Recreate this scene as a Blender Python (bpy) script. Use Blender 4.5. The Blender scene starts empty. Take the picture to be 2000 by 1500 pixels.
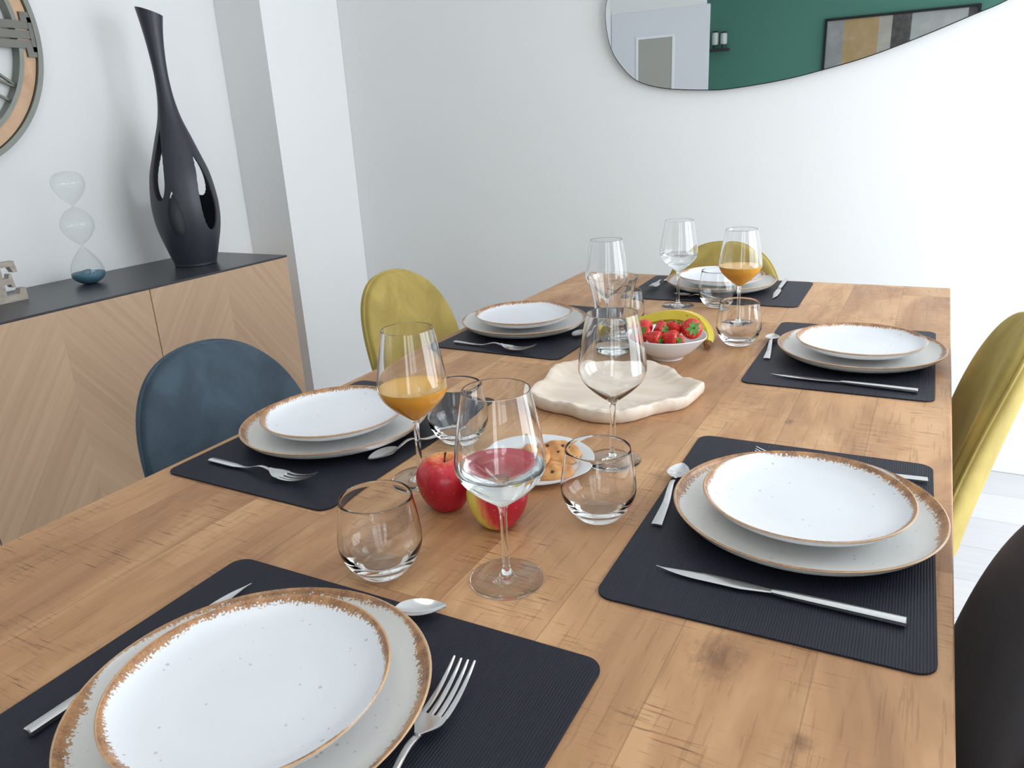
import bpy, bmesh, math, random
from mathutils import Vector, Matrix
PI = math.pi
random.seed(7)
S = bpy.context.scene
COL = S.collection
TZ = 0.75                       # table top height above the floor

# ------------------------------------------------------------------ camera
F_PX = 1494.66
yaw, pitch, roll = math.radians(-29.1342), math.radians(18.7931), math.radians(-3.0286)
fw = Vector((math.sin(yaw)*math.cos(pitch), math.cos(yaw)*math.cos(pitch), -math.sin(pitch)))
rt = Vector((math.cos(yaw), -math.sin(yaw), 0)); up = rt.cross(fw)
r2 = math.cos(roll)*rt + math.sin(roll)*up; u2 = -math.sin(roll)*rt + math.cos(roll)*up
cam = bpy.data.cameras.new('camera'); co = bpy.data.objects.new('camera', cam); COL.objects.link(co)
M = Matrix((r2, u2, -fw)).transposed().to_4x4(); M.translation = Vector((0, 0, TZ + .45743)); co.matrix_world = M
cam.sensor_width = 36; cam.sensor_fit = 'HORIZONTAL'; cam.lens = F_PX/2000*36; cam.clip_start = .02
S.camera = co
# ------------------------------------------------------------------ view, world, lights
S.view_settings.view_transform = 'Standard'; S.view_settings.look = 'None'
S.view_settings.gamma = 1; S.view_settings.use_curve_mapping = False
S.view_settings.exposure = 0.0
w = bpy.data.worlds.new('sky'); S.world = w; w.use_nodes = True
wn = w.node_tree.nodes; wb = wn['Background']
wb.inputs['Color'].default_value = (.86, .93, 1.0, 1); wb.inputs['Strength'].default_value = 1.0
S.cycles.max_bounces = 20; S.cycles.transmission_bounces = 18; S.cycles.transparent_max_bounces = 20
S.cycles.diffuse_bounces = 6; S.cycles.glossy_bounces = 8; S.cycles.sample_clamp_indirect = 6
S.cycles.blur_glossy = .5
XR, XL, YB, YF, H = 1.2, -2.6, 2.862, -2.2, 2.5
WINS = [(.75, 2.72, .12, 2.2), (-1.9, -.35, .9, 2.2)]      # openings in the right wall, the second added for fill: y0,y1,z0,z1
def area(name, loc, rot, sx, sy, power, color):
    l = bpy.data.lights.new(name, 'AREA'); l.shape = 'RECTANGLE'; l.size = sx; l.size_y = sy
    l.energy = power; l.color = color
    o = bpy.data.objects.new(name, l); COL.objects.link(o); o.location = loc; o.rotation_euler = rot
    return o
# daylight through the corner window, then fill through two added windows
area('daylight_near_corner', (XR+.13, 1.735, 1.16), (0, PI/2, 0), 2.08, 1.97, 82, (.90, .94, 1))
area('added_fill_behind', (XR+.13, -1.12, 1.55), (0, PI/2, 0), 1.3, 1.55, 20, (.94, .96, 1))  # fill from an added, unseen window behind the camera
area('added_fill_front', (.78, YF-.13, 1.16), (PI/2, 0, 0), .62, 2.0, 16, (.95, .97, 1))  # added to brighten the glassware from the green wall side
# weak added fill light below the ceiling, with no fixture behind it
area('ceiling_fill_light', (-.6, .2, H-.12), (0, 0, 0), .7, .7, 3, (1, .96, .92))

# ------------------------------------------------------------------ node helpers
def mat(name):
    m = bpy.data.materials.new(name); m.use_nodes = True
    nt = m.node_tree; return m, nt, nt.nodes['Principled BSDF']
def N(nt, t, **kw):
    n = nt.nodes.new(t)
    for k, v in kw.items():
        if k.startswith('i_'):
            key = k[2:]; key = int(key) if key.isdigit() else key.replace('_', ' ')
            n.inputs[key].default_value = v
        else: setattr(n, k, v)
    return n
def L(nt, a, b): nt.links.new(a, b)
def math_(nt, op, a, b=None, c=None):
    n = nt.nodes.new('ShaderNodeMath'); n.operation = op
    for i, v in enumerate((a, b, c)):
        if v is None: continue
        if isinstance(v, (int, float)): n.inputs[i].default_value = v
        else: nt.links.new(v, n.inputs[i])
    return n.outputs[0]
def ramp(nt, fac, stops):
    r = nt.nodes.new('ShaderNodeValToRGB'); e = r.color_ramp.elements
    while len(e) > 1: e.remove(e[-1])
    e[0].position = stops[0][0]; e[0].color = tuple(stops[0][1])+(1,)
    for p, c in stops[1:]:
        x = e.new(p); x.color = tuple(c)+(1,)
    nt.links.new(fac, r.inputs[0]); return r.outputs[0]
def srgb(r, g, b):
    f = lambda v: (v/255/12.92) if v/255 <= .04045 else ((v/255+.055)/1.055)**2.4
    return (f(r), f(g), f(b))
def mixc(nt, fac, a, b, mode='MIX'):
    n = nt.nodes.new('ShaderNodeMix'); n.data_type = 'RGBA'; n.blend_type = mode
    for i, v in ((0, fac), (6, a), (7, b)):
        if isinstance(v, (int, float)): n.inputs[i].default_value = v
        elif isinstance(v, tuple): n.inputs[i].default_value = v if len(v) == 4 else v+(1,)
        else: nt.links.new(v, n.inputs[i])
    return n.outputs[2]
def mapping(nt, scale=(1, 1, 1), loc=(0, 0, 0), rot=(0, 0, 0), src=None):
    tc = nt.nodes.new('ShaderNodeTexCoord'); mp = nt.nodes.new('ShaderNodeMapping')
    nt.links.new(src if src else tc.outputs['Object'], mp.inputs[0])
    mp.inputs['Scale'].default_value = scale; mp.inputs['Location'].default_value = loc; mp.inputs['Rotation'].default_value = rot
    return mp.outputs[0]
def noise(nt, vec, scale=5, detail=3, rough=.5, dist=0):
    n = nt.nodes.new('ShaderNodeTexNoise'); n.inputs['Scale'].default_value = scale; n.inputs['Detail'].default_value = detail
    n.inputs['Roughness'].default_value = rough; n.inputs['Distortion'].default_value = dist
    if vec is not None: nt.links.new(vec, n.inputs['Vector'])
    return n
def bump(nt, bsdf, h, strength=.3, dist=.002):
    b = nt.nodes.new('ShaderNodeBump'); b.inputs['Strength'].default_value = strength; b.inputs['Distance'].default_value = dist
    nt.links.new(h, b.inputs['Height']); nt.links.new(b.outputs[0], bsdf.inputs['Normal'])
def simple(name, col, rough=.5, metal=0, **kw):
    m, nt, b = mat(name); b.inputs['Base Color'].default_value = col+(1,)
    b.inputs['Roughness'].default_value = rough; b.inputs['Metallic'].default_value = metal
    for k, v in kw.items(): b.inputs[k.replace('_', ' ')].default_value = v
    return m

# ------------------------------------------------------------------ materials
def m_paint(name, col, sc=60, rough=.75):
    m, nt, b = mat(name)
    n = noise(nt, mapping(nt), sc, 4, .6)
    L(nt, mixc(nt, n.outputs[0], tuple(c*.985 for c in col), tuple(min(1, c*1.01) for c in col)), b.inputs['Base Color'])
    b.inputs['Roughness'].default_value = rough; bump(nt, b, n.outputs[0], .06, .001); return m
WALL = m_paint('white_wall_paint', (.795, .795, .795))
COLP = m_paint('white_pillar_paint', (.795, .795, .795))
GREEN = m_paint('green_wall_paint', srgb(84, 136, 122), 30)
CEIL = m_paint('ceiling_paint', (.82, .82, .81))
TRIM = simple('white_trim_paint', (.84, .85, .86), .4)
DOORW = simple('white_door_paint', (.72, .74, .79), .4)

def m_floor():
    m, nt, b = mat('pale_grey_laminate')
    v = mapping(nt, (1, 1, 1), rot=(0, 0, 0))
    br = N(nt, 'ShaderNodeTexBrick'); L(nt, v, br.inputs[0]); br.offset = .37
    br.inputs['Color1'].default_value = srgb(196, 194, 196)+(1,); br.inputs['Color2'].default_value = srgb(212, 210, 211)+(1,)
    br.inputs['Mortar'].default_value = srgb(160, 158, 160)+(1,); br.inputs['Scale'].default_value = 1
    br.inputs['Mortar Size'].default_value = .0012; br.inputs['Brick Width'].default_value = 1.3; br.inputs['Row Height'].default_value = .19
    n = noise(nt, mapping(nt, (4, 60, 1)), 1, 4, .6)
    L(nt, mixc(nt, .14, br.outputs[0], ramp(nt, n.outputs[0], [(.3, srgb(170, 168, 172)), (.7, srgb(225, 224, 226))])), b.inputs['Base Color'])
    b.inputs['Roughness'].default_value = .38; return m
FLOOR = m_floor()

KNOTS = [(-.1266, .5733, .030), (-.0451, .5022, .012), (-.642, .404, .018), (-.20, .30, .02), (-.70, 1.05, .014), (-.16, 1.16, .012), (-.5, 1.75, .018)]
def m_table():
    m, nt, b = mat('mango_wood_planks')
    tc = N(nt, 'ShaderNodeTexCoord'); sx = N(nt, 'ShaderNodeSeparateXYZ'); L(nt, tc.outputs['Object'], sx.inputs[0])
    X, Y, Z = sx.outputs
    wob = noise(nt, mapping(nt, (1, 1, 1)), 2.2, 2)
    Wd = .118; Ln = .66
    fx = math_(nt, 'DIVIDE', math_(nt, 'ADD', X, 3.018), Wd)
    ix = math_(nt, 'FLOOR', fx)
    w1 = N(nt, 'ShaderNodeTexWhiteNoise', noise_dimensions='1D'); L(nt, ix, w1.inputs['W'])
    fy = math_(nt, 'DIVIDE', math_(nt, 'ADD', Y, math_(nt, 'MULTIPLY', w1.outputs['Value'], 5.0)), Ln)
    iy = math_(nt, 'FLOOR', fy)
    cid = math_(nt, 'ADD', math_(nt, 'MULTIPLY', ix, 17.13), math_(nt, 'MULTIPLY', iy, 3.71))
    w2 = N(nt, 'ShaderNodeTexWhiteNoise', noise_dimensions='1D'); L(nt, cid, w2.inputs['W'])
    tone = w2.outputs['Value']
    # grain running along the planks, shifted per plank, warped around the knots
    cb = N(nt, 'ShaderNodeCombineXYZ')
    L(nt, math_(nt, 'ADD', X, math_(nt, 'MULTIPLY', tone, 9)), cb.inputs[0]); L(nt, math_(nt, 'ADD', Y, math_(nt, 'MULTIPLY', tone, 5)), cb.inputs[1])
    mp = N(nt, 'ShaderNodeMapping'); L(nt, cb.outputs[0], mp.inputs[0]); mp.inputs['Scale'].default_value = (26, 2.0, 1)
    g1 = noise(nt, mp.outputs[0], 1, 5, .62, 1.2)
    mp2 = N(nt, 'ShaderNodeMapping'); L(nt, cb.outputs[0], mp2.inputs[0]); mp2.inputs['Scale'].default_value = (210, 9, 1)
    g2 = noise(nt, mp2.outputs[0], 1, 4, .6, .3)
    mp3 = N(nt, 'ShaderNodeMapping'); L(nt, cb.outputs[0], mp3.inputs[0]); mp3.inputs['Scale'].default_value = (7, 2.6, 1)
    g3 = noise(nt, mp3.outputs[0], 1, 4, .6, .8)
    base = ramp(nt, tone, [(0, srgb(148, 110, 80)), (.3, srgb(186, 148, 112)), (.6, srgb(164, 126, 92)), (1, srgb(206, 170, 132))])
    c = mixc(nt, math_(nt, 'MULTIPLY', math_(nt, 'SUBTRACT', g1.outputs[0], .35), 1.5), base, ramp(nt, g1.outputs[0], [(.35, srgb(196, 162, 126)), (.5, srgb(176, 137, 101)), (.68, srgb(128, 90, 62))]))
    c = mixc(nt, .55, c, ramp(nt, g3.outputs[0], [(.34, srgb(134, 96, 68)), (.5, srgb(178, 139, 103)), (.66, srgb(214, 178, 138))]))
    c = mixc(nt, math_(nt, 'MULTIPLY', math_(nt, 'GREATER_THAN', g2.outputs[0], .6), .25), c, srgb(112, 78, 52))
    # saw marks across the grain: short dark ticks in patches
    s1 = noise(nt, mapping(nt, (16, 300, 1)), 1, 3, .7)
    s2 = noise(nt, mapping(nt, (7, 7, 1)), 1, 3, .6)
    tick = math_(nt, 'MULTIPLY', ramp(nt, s1.outputs[0], [(.56, (0, 0, 0)), (.66, (1, 1, 1))]), ramp(nt, s2.outputs[0], [(.45, (0, 0, 0)), (.58, (1, 1, 1))]))
    c = mixc(nt, math_(nt, 'MULTIPLY', tick, .75), c, srgb(96, 62, 40))
    # long fine cracks across, few
    k1 = noise(nt, mapping(nt, (3.2, 120, 1)), 1, 2, .4)
    crack = ramp(nt, k1.outputs[0], [(.735, (0, 0, 0)), (.76, (1, 1, 1))])
    c = mixc(nt, math_(nt, 'MULTIPLY', crack, .6), c, srgb(70, 44, 30))
    # knots
    kn = None
    nz = noise(nt, mapping(nt, (1.6, 1, 1)), 60, 5, .75)
    for kx, ky, kr in KNOTS:
        kx += .4518; ky -= 1.2105          # the table's own coordinates
        dx = math_(nt, 'MULTIPLY', math_(nt, 'SUBTRACT', X, kx), 1.25); dy = math_(nt, 'MULTIPLY', math_(nt, 'SUBTRACT', Y, ky), .75)
        d = math_(nt, 'SQRT', math_(nt, 'ADD', math_(nt, 'MULTIPLY', dx, dx), math_(nt, 'MULTIPLY', dy, dy)))
        d = math_(nt, 'DIVIDE', d, kr)
        q = math_(nt, 'SUBTRACT', math_(nt, 'MULTIPLY', nz.outputs[0], 2.1), d)
        kn = q if kn is None else math_(nt, 'MAXIMUM', kn, q)
    kf = ramp(nt, kn, [(0, (0, 0, 0)), (1, (1, 1, 1))])
    c = mixc(nt, math_(nt, 'MULTIPLY', kf, .62), c, srgb(84, 54, 38))
    # plank joints
    ex = math_(nt, 'FRACT', fx); ex = math_(nt, 'MINIMUM', ex, math_(nt, 'SUBTRACT', 1, ex)); ex = math_(nt, 'LESS_THAN', ex, .006)
    ey = math_(nt, 'FRACT', fy); ey = math_(nt, 'MINIMUM', ey, math_(nt, 'SUBTRACT', 1, ey)); ey = math_(nt, 'LESS_THAN', ey, .0012)
    e = math_(nt, 'MAXIMUM', ex, ey)
    c = mixc(nt, math_(nt, 'MULTIPLY', e, .35), c, srgb(88, 60, 40))
    c = mixc(nt, 1.0, c, (1.12, 1.01, .89), 'MULTIPLY')
    L(nt, c, b.inputs['Base Color'])
    rr = math_(nt, 'ADD', .34, math_(nt, 'MULTIPLY', g1.outputs[0], .2)); L(nt, rr, b.inputs['Roughness'])
    h = math_(nt, 'SUBTRACT', math_(nt, 'MULTIPLY', g2.outputs[0], .4), math_(nt, 'ADD', tick, math_(nt, 'MULTIPLY', e, 1.0)))
    bump(nt, b, h, .35, .0006)
    return m
TABLE = m_table()

def m_chevron():
    m, nt, b = mat('oak_chevron_veneer')
    tc = N(nt, 'ShaderNodeTexCoord'); sx = N(nt, 'ShaderNodeSeparateXYZ'); L(nt, tc.outputs['Object'], sx.inputs[0])
    X, Y, Z = sx.outputs
    ay = math_(nt, 'ABSOLUTE', Y)
    s = math_(nt, 'ADD', Z, math_(nt, 'MULTIPLY', ay, 1.35)); t = math_(nt, 'SUBTRACT', math_(nt, 'MULTIPLY', Z, .6), math_(nt, 'MULTIPLY', ay, .8))
    sg = math_(nt, 'MULTIPLY', math_(nt, 'SIGN', Y), 4.4)
    pid = math_(nt, 'FLOOR', math_(nt, 'DIVIDE', math_(nt, 'ADD', s, 3), .155))
    wn_ = N(nt, 'ShaderNodeTexWhiteNoise', noise_dimensions='2D'); cb0 = N(nt, 'ShaderNodeCombineXYZ'); L(nt, pid, cb0.inputs[0]); L(nt, sg, cb0.inputs[1]); L(nt, cb0.outputs[0], wn_.inputs['Vector'])
    cb = N(nt, 'ShaderNodeCombineXYZ'); L(nt, math_(nt, 'MULTIPLY', s, 34), cb.inputs[0]); L(nt, math_(nt, 'ADD', math_(nt, 'MULTIPLY', t, 1.6), sg), cb.inputs[1])
    L(nt, math_(nt, 'MULTIPLY', wn_.outputs['Value'], 7), cb.inputs[2])
    g = noise(nt, cb.outputs[0], 1, 5, .6, .6)
    c = ramp(nt, g.outputs[0], [(.3, srgb(170, 139, 112)), (.5, srgb(186, 155, 128)), (.72, srgb(199, 169, 142))])
    c = mixc(nt, .5, c, ramp(nt, wn_.outputs['Value'], [(0, srgb(176, 145, 118)), (1, srgb(193, 161, 133))]))
    L(nt, c, b.inputs['Base Color']); b.inputs['Roughness'].default_value = .5
    return m
CHEV = m_chevron()
def m_grain(name, a, bcol, sc=(3, 40, 40), rough=.5):
    m, nt, b = mat(name); n = noise(nt, mapping(nt, sc), 1, 5, .6, .6)
    L(nt, ramp(nt, n.outputs[0], [(.3, a), (.7, bcol)]), b.inputs['Base Color']); b.inputs['Roughness'].default_value = rough
    bump(nt, b, n.outputs[0], .15, .001); return m
OAK = m_grain('oak_wood', srgb(170, 136, 108), srgb(200, 168, 140))
CLOCKWOOD = m_grain('pale_clock_wood', srgb(182, 142, 110), srgb(212, 176, 144), (30, 9, 9))
GREYWOOD = m_grain('weathered_grey_wood', srgb(150, 138, 126), srgb(186, 176, 166), (20, 20, 60))
TRAYWOOD = m_grain('whitewashed_wood', srgb(212, 194, 176), srgb(232, 218, 204), (9, 30, 9), .55)
BLACKTOP = simple('matt_black_top', srgb(56, 58, 62), .33)
VASEM = simple('matt_black_ceramic', srgb(46, 48, 56), .42)
BLACKMETAL = simple('black_metal', (.02, .02, .022), .4, .6)
CLOCKMETAL = simple('zinc_grey_metal', srgb(126, 128, 122), .5, .6)
GUNMETAL = simple('dark_gun_metal', srgb(104, 102, 96), .45, .6)
MIRROR = simple('mirror_glass', (.93, .95, .95), .01, 1)
WHITEPORC = simple('white_porcelain', (.74, .755, .78), .15)
CARCASS = simple('black_cabinet_body', srgb(50, 48, 48), .5)

def m_steel():
    m, nt, b = mat('stainless_steel'); b.inputs['Base Color'].default_value = (.74, .74, .75, 1); b.inputs['Metallic'].default_value = 1
    n = noise(nt, mapping(nt, (200, 200, 200)), 1, 2); L(nt, math_(nt, 'ADD', .16, math_(nt, 'MULTIPLY', n.outputs[0], .08)), b.inputs['Roughness'])
    return m
STEEL = m_steel()

def m_mat():
    m, nt, b = mat('ribbed_dark_vinyl')
    tc = N(nt, 'ShaderNodeTexCoord'); sx = N(nt, 'ShaderNodeSeparateXYZ'); L(nt, tc.outputs['Object'], sx.inputs[0])
    n = noise(nt, mapping(nt), 60, 3)
    wv = math_(nt, 'SINE', math_(nt, 'ADD', math_(nt, 'MULTIPLY', sx.outputs[0], 2*PI/.0027), math_(nt, 'MULTIPLY', n.outputs[0], 2)))
    L(nt, mixc(nt, math_(nt, 'ADD', .5, math_(nt, 'MULTIPLY', wv, .5)), srgb(31, 32, 43), srgb(40, 41, 52)), b.inputs['Base Color'])
    b.inputs['Roughness'].default_value = .5
    b.inputs['Specular IOR Level'].default_value = .25
    bump(nt, b, wv, .3, .0004); return m
MATM = m_mat()

def m_plate(name, R, wide, seed, ca, cb_):
    m, nt, b = mat(name)
    tc = N(nt, 'ShaderNodeTexCoord'); sx = N(nt, 'ShaderNodeSeparateXYZ'); L(nt, tc.outputs['Object'], sx.inputs[0])
    X, Y, Z = sx.outputs
    r = math_(nt, 'SQRT', math_(nt, 'ADD', math_(nt, 'MULTIPLY', X, X), math_(nt, 'MULTIPLY', Y, Y)))
    nrm = N(nt, 'ShaderNodeVectorMath', operation='NORMALIZE')
    cb = N(nt, 'ShaderNodeCombineXYZ'); L(nt, X, cb.inputs[0]); L(nt, Y, cb.inputs[1]); L(nt, cb.outputs[0], nrm.inputs[0])
    low = noise(nt, mapping(nt, (1, 1, 1), (seed, 0, 0), src=nrm.outputs[0]), .8, 1)
    hi = noise(nt, nrm.outputs[0], 60, 3, .75)
    mid = noise(nt, nrm.outputs[0], 6, 2, .6)
    fine = noise(nt, mapping(nt), 420, 2)
    wid = math_(nt, 'MULTIPLY', ramp(nt, low.outputs[0], [(.38, (.12, .12, .12)), (.56, (1, 1, 1))]), wide)
    sn = N(nt, 'ShaderNodeSeparateXYZ'); L(nt, tc.outputs['Normal'], sn.inputs[0])
    wid = math_(nt, 'MULTIPLY', wid, math_(nt, 'ADD', .12, math_(nt, 'MULTIPLY', math_(nt, 'GREATER_THAN', sn.outputs[2], .02), .88)))
    rag = math_(nt, 'ADD', math_(nt, 'MULTIPLY', math_(nt, 'SUBTRACT', hi.outputs[0], .4), math_(nt, 'MULTIPLY', wid, 1.2)), math_(nt, 'MULTIPLY', math_(nt, 'SUBTRACT', fine.outputs[0], .5), math_(nt, 'MULTIPLY', wid, 2.2)))
    edge = math_(nt, 'SUBTRACT', R, math_(nt, 'ADD', math_(nt, 'ADD', .0018, wid), rag))
    d = math_(nt, 'DIVIDE', math_(nt, 'SUBTRACT', r, edge), .0028)
    fac = ramp(nt, d, [(0, (0, 0, 0)), (.6, (1, 1, 1))])
    brown = mixc(nt, ramp(nt, mid.outputs[0], [(.35, (0, 0, 0)), (.6, (1, 1, 1))]), srgb(190, 140, 94), srgb(136, 92, 64))
    brown = mixc(nt, math_(nt, 'MULTIPLY', ramp(nt, fine.outputs[0], [(.45, (0, 0, 0)), (.6, (1, 1, 1))]), .4), brown, srgb(204, 156, 108))
    # pale bare line on the very lip
    lip = math_(nt, 'MULTIPLY', math_(nt, 'GREATER_THAN', r, R-.0016), math_(nt, 'GREATER_THAN', Z, 0.0))
    brown = mixc(nt, math_(nt, 'MULTIPLY', lip, .6), brown, srgb(214, 182, 148))
    sp = N(nt, 'ShaderNodeTexVoronoi'); sp.inputs['Scale'].default_value = 95; L(nt, mapping(nt), sp.inputs[0])
    spn = noise(nt, mapping(nt), 30, 1)
    spots = math_(nt, 'LESS_THAN', sp.outputs['Distance'], math_(nt, 'MULTIPLY', math_(nt, 'SUBTRACT', spn.outputs[0], .38), .5))
    cl = noise(nt, mapping(nt), 9, 3)
    cream = mixc(nt, cl.outputs[0], srgb(*ca), srgb(*cb_))
    cream = mixc(nt, math_(nt, 'MULTIPLY', spots, .4), cream, srgb(150, 124, 100))
    L(nt, mixc(nt, fac, cream, brown), b.inputs['Base Color'])
    b.inputs['Roughness'].default_value = .28
    return m
PL_BIG = m_plate('speckled_stoneware_large', .1467, .0080, 3.1, (216, 214, 210), (224, 223, 220))
PL_SMALL = m_plate('speckled_stoneware_small', .1141, .0062, 5.7, (226, 228, 233), (233, 235, 240))

def m_velvet(name, a, bcol, rough=.75, sheen=.35):
    m, nt, b = mat(name)
    n = noise(nt, mapping(nt, (1, 1, .7)), 7, 4, .6, 1.4); f = noise(nt, mapping(nt), 260, 2)
    c = ramp(nt, n.outputs[0], [(.32, a), (.68, bcol)])
    L(nt, mixc(nt, .15, c, mixc(nt, f.outputs[0], a, bcol)), b.inputs['Base Color'])
    b.inputs['Roughness'].default_value = rough; b.inputs['Sheen Weight'].default_value = sheen
    b.inputs['Sheen Roughness'].default_value = .4; b.inputs['Sheen Tint'].default_value = tuple(min(1, x*2.2+.05) for x in bcol)+(1,)
    bump(nt, b, f.outputs[0], .15, .0006); return m
V_BLUE = m_velvet('petrol_blue_velvet', srgb(34, 48, 60), srgb(62, 80, 94))
V_MUST = m_velvet('mustard_velvet', srgb(146, 126, 60), srgb(180, 157, 84))
V_DARK = m_velvet('charcoal_velvet', srgb(50, 48, 54), srgb(64, 62, 68), .7, .2)

def m_glass(name, col=(.995, .999, 1, 1), ior=1.42):
    m = bpy.data.materials.new(name); m.use_nodes = True; nt = m.node_tree; nt.nodes.clear()
    g = N(nt, 'ShaderNodeBsdfGlass'); g.inputs['Color'].default_value = col; g.inputs['Roughness'].default_value = 0; g.inputs['IOR'].default_value = ior
    o = N(nt, 'ShaderNodeOutputMaterial'); L(nt, g.outputs[0], o.inputs[0]); return m
GLASS = m_glass('clear_glass'); WATER = m_glass('water', (.99, 1, 1, 1), 1.333)
def m_thin(name, tint=(.97, .985, .98)):
    m = bpy.data.materials.new(name); m.use_nodes = True; nt = m.node_tree; nt.nodes.clear()
    t = N(nt, 'ShaderNodeBsdfTransparent'); t.inputs[0].default_value = tint+(1,)
    g = N(nt, 'ShaderNodeBsdfGlossy'); g.inputs['Roughness'].default_value = .01
    fr = N(nt, 'ShaderNodeFresnel'); ge = N(nt, 'ShaderNodeNewGeometry'); L(nt, math_(nt, 'SUBTRACT', 1.45, math_(nt, 'MULTIPLY', ge.outputs['Backfacing'], 1.45-1/1.45)), fr.inputs[0]); mx = N(nt, 'ShaderNodeMixShader')
    L(nt, fr.outputs[0], mx.inputs[0]); L(nt, t.outputs[0], mx.inputs[1]); L(nt, g.outputs[0], mx.inputs[2])
    o = N(nt, 'ShaderNodeOutputMaterial'); L(nt, mx.outputs[0], o.inputs[0]); return m
PANE = m_thin('window_glass'); THIN = m_thin('thin_blown_glass', (.975, .98, .98))
JUICE = simple('orange_juice', srgb(255, 190, 76), .25, 0, Subsurface_Weight=.1, Subsurface_Scale=.01)
SAND = simple('blue_sand', srgb(72, 112, 132), .6)

# ------------------------------------------------------------------ mesh helpers
def link(name, bm, m, parent=None, loc=(0, 0, 0), rot=(0, 0, 0), smooth=True, label=None, cat=None, group=None, kind=None):
    me = bpy.data.meshes.new(name); bmesh.ops.recalc_face_normals(bm, faces=bm.faces); bm.to_mesh(me); bm.free()
    me.materials.append(m)
    if smooth:
        for p in me.polygons: p.use_smooth = True
        try: me.set_sharp_from_angle(angle=math.radians(38))
        except Exception: pass
    o = bpy.data.objects.new(name, me); COL.objects.link(o); o.location = loc; o.rotation_euler = rot
    if parent: o.parent = parent
    tag(o, label, cat, group, kind); return o
def tag(o, label=None, cat=None, group=None, kind=None):
    for k, v in (('label', label), ('category', cat), ('group', group), ('kind', kind)):
        if v: o[k] = v
    return o
def empty(name, loc, rz, label, cat, group=None):
    o = bpy.data.objects.new(name, None); COL.objects.link(o); o.location = loc; o.rotation_euler = (0, 0, rz)
    o.empty_display_size = .02; return tag(o, label, cat, group)
def copy_tree(o, parent=None):
    c = o.copy(); COL.objects.link(c); c.parent = parent
    for ch in list(o.children): copy_tree(ch, c)
    return c
def box(x0, x1, y0, y1, z0, z1, bm=None, bev=0):
    bm = bm or bmesh.new(); n = len(bm.verts)
    g = bmesh.ops.create_cube(bm, size=1)
    for v in g['verts']:
        v.co = Vector(((x0+x1)/2+v.co.x*(x1-x0), (y0+y1)/2+v.co.y*(y1-y0), (z0+z1)/2+v.co.z*(z1-z0)))
    if bev:
        es = [e for e in bm.edges if e.verts[0] in g['verts'] and e.verts[1] in g['verts']]
        bmesh.ops.bevel(bm, geom=es, offset=bev, segments=3, affect='EDGES', profile=.6)
    return bm
def lathe(prof, seg=64, bm=None, wob=None):
    """prof: list of (r,z). r==0 ends become poles."""
    bm = bm or bmesh.new(); rings = []
    for r, z in prof:
        if r <= 1e-7: rings.append([bm.verts.new((0, 0, z))])
        else:
            ring = []
            for i in range(seg):
                a = 2*PI*i/seg; k = wob(a, r, z) if wob else 1
                ring.append(bm.verts.new((r*k*math.cos(a), r*k*math.sin(a), z)))
            rings.append(ring)
    for A, B in zip(rings, rings[1:]):
        if len(A) == 1 and len(B) == 1: continue
        for i in range(seg):
            j = (i+1) % seg
            if len(A) == 1: bm.faces.new((A[0], B[i], B[j]))
            elif len(B) == 1: bm.faces.new((A[i], A[j], B[0]))
            else: bm.faces.new((A[i], A[j], B[j], B[i]))
    return bm
def smooth_prof(pts, n=6):
    """Catmull-Rom through the points"""
    out = []
    P = [pts[0]]+list(pts)+[pts[-1]]
    for i in range(1, len(P)-2):
        for k in range(n):
            t = k/n; a, b, c, d = P[i-1], P[i], P[i+1], P[i+2]
            out.append(tuple(.5*((2*b[j])+(-a[j]+c[j])*t+(2*a[j]-5*b[j]+4*c[j]-d[j])*t*t+(-a[j]+3*b[j]-3*c[j]+d[j])*t**3) for j in range(len(b))))
    out.append(tuple(pts[-1])); return out
def tube(path, rad, seg=10, bm=None, cap=True, closed=False):
    bm = bm or bmesh.new(); P = [Vector(p) for p in path]; n = len(P)
    R = rad if isinstance(rad, (list, tuple)) else [rad]*n
    rings = []; prev = None
    for i, p in enumerate(P):
        if closed: t = (P[(i+1) % n]-P[i-1]).normalized()
        else: t = (P[min(i+1, n-1)]-P[max(i-1, 0)]).normalized()
        if prev is None:
            a = Vector((0, 0, 1)) if abs(t.z) < .9 else Vector((1, 0, 0)); u = t.cross(a).normalized()
        else: u = (prev-t*prev.dot(t)).normalized()
        prev = u; v = t.cross(u)
        rings.append([bm.verts.new(p+R[i]*(math.cos(2*PI*k/seg)*u+math.sin(2*PI*k/seg)*v)) for k in range(seg)])
    pairs = list(zip(rings, rings[1:])) + ([(rings[-1], rings[0])] if closed else [])
    for A, B in pairs:
        for k in range(seg): bm.faces.new((A[k], A[(k+1) % seg], B[(k+1) % seg], B[k]))
    if cap and not closed:
        bm.faces.new(rings[0]); bm.faces.new(rings[-1])
    return bm
def prism(pts, h0, h1, bm=None, axis='z'):
    """polygon (list of 2D) extruded; axis 'z': (x,y)->(x,y,h); axis 'x': (y,z)->(h,y,z)"""
    bm = bm or bmesh.new()
    f = (lambda p, h: (p[0], p[1], h)) if axis == 'z' else ((lambda p, h: (h, p[0], p[1])) if axis == 'x' else (lambda p, h: (p[0], h, p[1])))
    A = [bm.verts.new(f(p, h0)) for p in pts]; B = [bm.verts.new(f(p, h1)) for p in pts]
    bm.faces.new(A); bm.faces.new(B)
    for i in range(len(pts)): j = (i+1) % len(pts); bm.faces.new((A[i], A[j], B[j], B[i]))
    return bm
def rrect(w, l, r, n=8):
    out = []
    for cx, cy, a0 in ((w/2-r, l/2-r, 0), (-w/2+r, l/2-r, PI/2), (-w/2+r, -l/2+r, PI), (w/2-r, -l/2+r, 1.5*PI)):
        for k in range(n+1): a = a0+k*PI/2/n; out.append((cx+r*math.cos(a), cy+r*math.sin(a)))
    return out
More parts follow.
